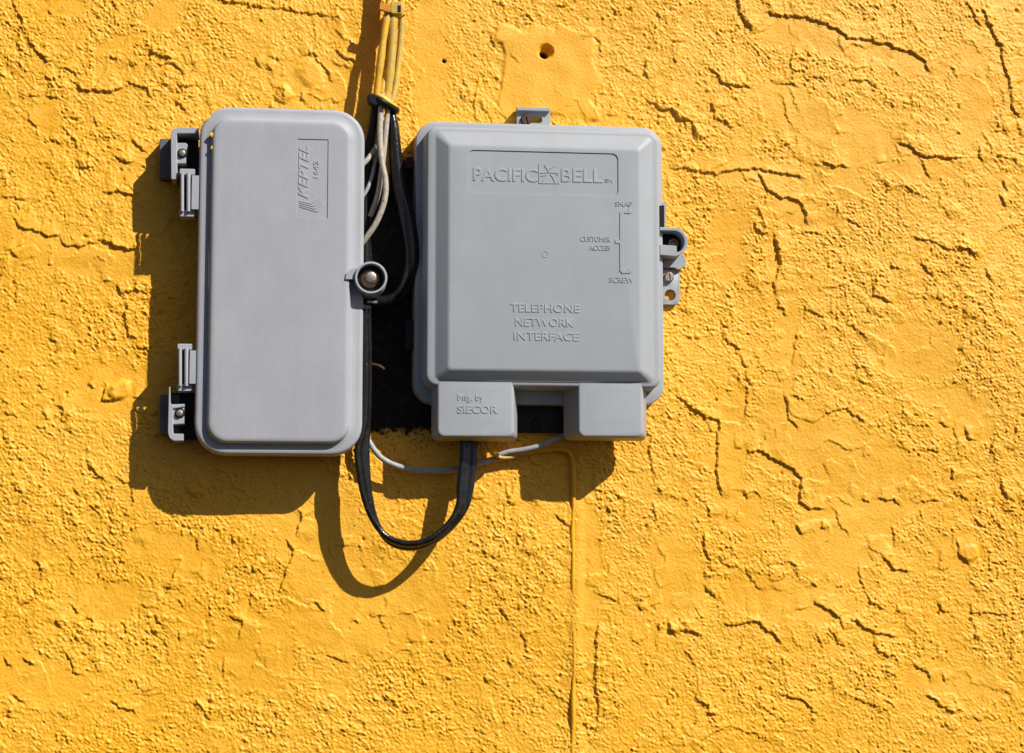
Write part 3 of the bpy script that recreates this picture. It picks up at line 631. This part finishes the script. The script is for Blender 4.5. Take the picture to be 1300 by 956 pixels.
top = [(834, cv_ - 18.6)] + [(cu_ + 17.5 * math.cos(math.radians(a)), cv_ + 18.5 * math.sin(math.radians(a))) for a in range(-90, 91, 10)] \
    + [(834, cv_ + 17), (834, cv_ + 4), (cu_ + 3, cv_ + 5), (cu_ + 3.5, cv_ + 13.5)] \
    + [(cu_ + 13.4 * math.cos(math.radians(a)), cv_ + 14.2 * math.sin(math.radians(a))) for a in range(55, -91, -10)] + [(834, cv_ - 14.4)]
build(MB().prism(top, 8, 40), 'latch_cup', M['cover_b'], lt, bevel=.8)
build(MB().box((834, cv_ - 16, cu_ + 14, cv_ + 10), 4, 12), 'latch_shade', M['black_matte'], lt)  # floor coloured black to paint the shade inside the latch cup
s = P(856, 309, 26); build(MB().disc(s[0], s[1], 6.6, 10, 24, 22, .8), 'screw', M['steel'], lt)
build(MB().cup(s[0], s[1], 4.2, 2.2, 23, 23.5, 27.5, 18), 'screw_socket', M['brass'], lt)
# curved web under the cup and the lower lug
web = [P(*q, 20) for q in ((836, 322), (870, 322), (873, 330), (872, 337), (867, 340), (862, 341), (858, 338.5), (836, 338.5))]
wb = build(MB().prism(web, 3, 12), 'latch_web', M['cover_b'], nb, bevel=.7)
lg = R(832, 342.5, 863.3, 387, 6)
hc = P(851, 374.5, 6)
n_ = 4 * 8
def hole_ring(r, h):             # starts where rr() starts, so that the loft does not twist
    out = []
    for a0 in (-90, 0, 90, 180):
        for k in range(8):
            a = math.radians(a0 + 90 * k / 8); out.append((hc[0] + r * math.cos(a), hc[1] + r * math.sin(a), h))
    return out
lg2 = [rr(lg, 9, 3), rr(lg, 9, 5.4), rr(inset(lg, .7), 8.4, 6)]
lug = build(MB().loft(lg2 + [hole_ring(7.3, 6), hole_ring(7.2, 3)], cap0=False, cap1=False), 'lug', M['cover_b'], nb, angle=40)
slotted_screw(lug, 849.5, 351.5, 6.6, 4, 11.5, M['steel'], 80)

# ------------------------------------------------------------------ cables
def cable(name, pts, rad, m, label, cat='cable', group=None, n=12):
    mb = MB().tube([P3(*p) for p in pts], rad, n)
    o = build(mb, name, m, None, angle=60); return tag(o, label, cat, group)
def ribbon(name, st, t, m, label, cat='cable'):
    a = spline([Vector(P3(x[0], x[1], x[2])) for x in st], 7); b = spline([Vector(P3(x[3], x[4], x[5])) for x in st], 7)
    rings = []
    for i in range(len(a)):
        d = ((a[min(i + 1, len(a) - 1)] + b[min(i + 1, len(a) - 1)]) - (a[max(i - 1, 0)] + b[max(i - 1, 0)])).normalized()
        w = (b[i] - a[i]); wn_ = w.normalized(); nrm = wn_.cross(d).normalized()
        rg = []
        L_ = w.length
        prof = []
        for k in range(7): ang = math.radians(90 + 180 * k / 6); prof.append((t / 2 + t / 2 * math.cos(ang), t / 2 * math.sin(ang)))
        prof += [(L_ * .30, -t / 2), (L_ * .36, -t * .36), (L_ * .64, -t * .36), (L_ * .70, -t / 2)]
        for k in range(7): ang = math.radians(-90 + 180 * k / 6); prof.append((L_ - t / 2 + t / 2 * math.cos(ang), t / 2 * math.sin(ang)))
        prof += [(L_ * .70, t / 2), (L_ * .64, t * .36), (L_ * .36, t * .36), (L_ * .30, t / 2)]
        for (x, y) in prof: rg.append(tuple(a[i] + wn_ * x + nrm * y))
        rings.append(rg)
    o = build(MB().loft(rings), name, m, None, angle=45); return tag(o, label, cat)
ribbon('drop_cable', [(462, 392, 44, 469, 392, 30), (462.5, 440, 45, 470, 440, 31), (462.5, 500, 46, 470, 500, 32), (459, 540, 48, 469.5, 540, 36), (450.5, 570, 50, 468.5, 570, 37),
    (453.5, 601, 50, 469.5, 601, 37), (460, 633, 51, 472.5, 633, 38), (471.5, 659, 52, 480, 664, 39), (491, 679.5, 53, 494, 689.5, 40), (519, 687.5, 54, 519, 698, 41),
    (545, 681.5, 53, 548, 691.5, 41), (569, 661.5, 50, 575, 671, 39), (579, 640, 46, 594, 646, 37), (580, 617, 42, 602, 617, 35), (583, 585, 38, 605.5, 585, 32), (585, 540, 34, 606, 540, 28)],
    7.5, M['black'], 'thick flat glossy black cable hanging in a big loop between the two boxes')
cable('drop_cable', [(488, 118, 14), (494, 136, 16), (499.5, 160, 20), (502.5, 200, 23), (508, 240, 26), (516, 275, 29), (522, 308, 30), (522.5, 340, 28), (513, 365, 24), (497, 380, 20), (478, 383, 18), (455, 378, 16)],
      lambda t: 7.0 + 3.6 * math.sin(math.pi * min(1, max(0, t * 1.35 - .2))) ** 2 + .35 * math.sin(t * 31), M['black'], 'round shiny black cable bending down beside the left edge of the lettered box')
cable('drop_cable', [(478, 122, 22), (474, 160, 18), (467, 200, 16), (464, 250, 14), (464, 320, 14), (464, 384, 14)], 6.0, M['black_matte'], 'straight black cable running down in shade right behind the narrow box')
cable('phone_cable', [(486, 118, 30), (483.5, 140, 31), (482.5, 175, 33), (485, 205, 35), (489.5, 230, 36), (488, 255, 36), (478, 282, 34), (464, 303, 30), (452, 318, 24)], 3.7, M['greycable'],
      'long dirty beige cable bulging right below the cable tie, thickest of the beige ones', group='beige cables under the tie')
cable('phone_cable', [(494, 120, 26), (492, 140, 28), (489.5, 170, 29), (486.5, 200, 28), (483, 228, 25), (479, 250, 22), (470, 275, 18)], 3.5, M['greycable'],
      'beige cable just right of the longest one, slipping behind it', group='beige cables under the tie')
cable('phone_cable', [(482, 180, 18), (474, 192, 22), (467, 202, 26), (456, 214, 28)], 3.2, M['greycable'], 'short beige cable end bending into the top right side of the narrow box', group='beige cables under the tie')
cable('phone_cable', [(478, 186, 14), (476, 205, 18), (471, 228, 22), (464, 244, 25), (454, 258, 26)], 2.5, M['bluecable'], 'thin pale blue-grey wire curving in behind the narrow box', 'wire')
cable('old_wire', [(496, 145, 10), (494, 175, 9), (492.5, 205, 9), (492, 245, 7)], lambda t: 3.4 + .7 * math.sin(t * 60), M['palecable'], 'paint-specked crumbly wire between the beige cables and the round black one', 'wire')
# painted bundle above the tie
cable('painted_cable', [(497, -60, 26), (494, 0, 28), (489, 35, 31), (483.5, 75, 32), (478.5, 118, 31), (477, 130, 27)], lambda t: 4.7 + .35 * math.sin(t * 23) + .2 * math.sin(t * 61), M['paintcable'], 'leftmost of the yellow painted cables above the tie', group='painted cables above the tie')
cable('painted_cable', [(500, -60, 22), (500, 0, 26), (499, 30, 28), (497, 70, 28), (493, 110, 28), (489, 130, 27)], lambda t: 5.6 + .35 * math.sin(t * 19 + 1) + .25 * math.sin(t * 55), M['palecable'], 'thickest yellow painted cable in the middle above the tie', group='painted cables above the tie')
cable('painted_cable', [(508, -60, 10), (510, 0, 12), (510, 30, 12), (507, 70, 13), (502, 110, 17), (497, 130, 20)], 4.2, M['palecable'], 'rightmost and palest of the painted cables above the tie', group='painted cables above the tie')
cable('painted_cable', [(491, 86, 20), (488.5, 100, 25), (485.5, 114, 28), (481, 128, 26)], lambda t: 1.6 + 2.8 * min(1, t * 2.2), M['paintcable'], 'short tapering painted cable wedged between the others just above the tie', group='painted cables above the tie')
cable('painted_cable', [(494, -60, 16), (493, 0, 18), (493, 40, 18), (491, 80, 17), (487, 125, 17)], 2.4, M['orangeclip'], 'thin orange painted wire deep in the bundle above the tie', 'wire', group='painted cables above the tie')
# top clip
cl = thing('cable_clip', (498, 10, 20), 'orange painted clip with a small tail gripping the cables at the top of the picture', 'clip')
build(MB().prism([P(x, y, 38) for x, y in ((482, 4.5), (496, 5.5), (495.5, 16), (490, 15), (481.5, 12))], 34, 39), 'jaw', M['orangeclip'], cl, bevel=1)
build(MB().loft([rr(R(495.5, 2, 511, 18, 36), 3, 12), rr(R(495.5, 2, 511, 18, 36), 3, 35), rr(inset(R(495.5, 2, 511, 18, 36), 1.2), 2.4, 37)]), 'head', M['palecable'], cl)
build(MB().box(R(505, 6.5, 509, 15, 38), 30, 37.8), 'slot', M['black_matte'], cl, bevel=.5)
build(MB().tube([P3(509, 16, 34), P3(514, 13.5, 26), P3(520, 13, 16)], 1.1, 8), 'tail', M['orangeclip'], cl)
# main tie
tie = thing('cable_tie', (486, 130, 20), 'black cable tie splashed with yellow paint pulled slantwise round the cables between the boxes', 'cable tie')
build(MB().prism([P(x, y, 40) for x, y in ((467, 119.5), (473, 118), (481, 121), (484, 127), (482, 133.5), (475, 135), (468, 130), (466, 124))], 24, 41), 'head', M['black_matte'], tie, bevel=2.2, segs=3)
build(MB().tube([P3(472, 126, 22), P3(480, 126.5, 38), P3(490, 131.5, 38), P3(499, 137, 30), P3(503, 140, 20), P3(502, 141, 8)], 4.4, 12), 'strap', M['black_matte'], tie)
build(MB().tube([P3(481, 121.5, 37), P3(487, 124.8, 38.5), P3(494, 130, 36.5), P3(501, 135.5, 28)], 3.4, 12), 'paint_coat', M['yellowpaint'], tie)

# wires under the boxes
cable('thin_cable', [(462, 545, 20), (470, 563, 24), (484, 581, 26), (507, 592.5, 25), (540, 598, 22), (575, 596, 18), (605, 589, 12), (630, 582, 8), (660, 577, 6)], 3.6, M['bluecable'],
      'pale grey cable sagging from under the narrow box to under the lettered box')
cable('thin_cable', [(630, 579.5, 11), (645, 574, 13), (665, 571, 16), (684, 566.5, 19), (700, 560, 18), (722, 551, 14)], 3.5, M['bluecable'], 'grey cable end rising to the right hood of the lettered box')
cable('thin_wire', [(614, 548, 20), (617, 562, 20), (624, 575, 18), (637, 581, 13), (655, 580, 10)], 2.2, M['palecable'], 'short thin yellowish wire hooking out of the left hood', 'wire')
cable('painted_wire', [(612, 586, 5), (640, 580, 7), (665, 575.5, 7), (700, 571, 6), (716, 571.5, 5), (724, 577, 4), (727.5, 590, 4), (728, 620, 3.2)] + [(728 + .9 * math.sin(v / 40) + .5 * math.sin(v / 11), v, .9 + .7 * math.sin(v / 33) + .5 * math.sin(v / 14)) for v in range(645, 1300, 18)],
      lambda t: 3.1 + .25 * math.sin(t * 90), WALLMAT, 'yellow painted wire running straight down the wall from under the right hood', 'wire')
cable('wire_stub', [(462, 463, 16), (473, 463, 20), (482, 465, 23), (487.5, 469, 24)], lambda t: 2.6 - .6 * t, M['rust'], 'stubby dark cut wire end poking out beside the narrow box', 'wire')
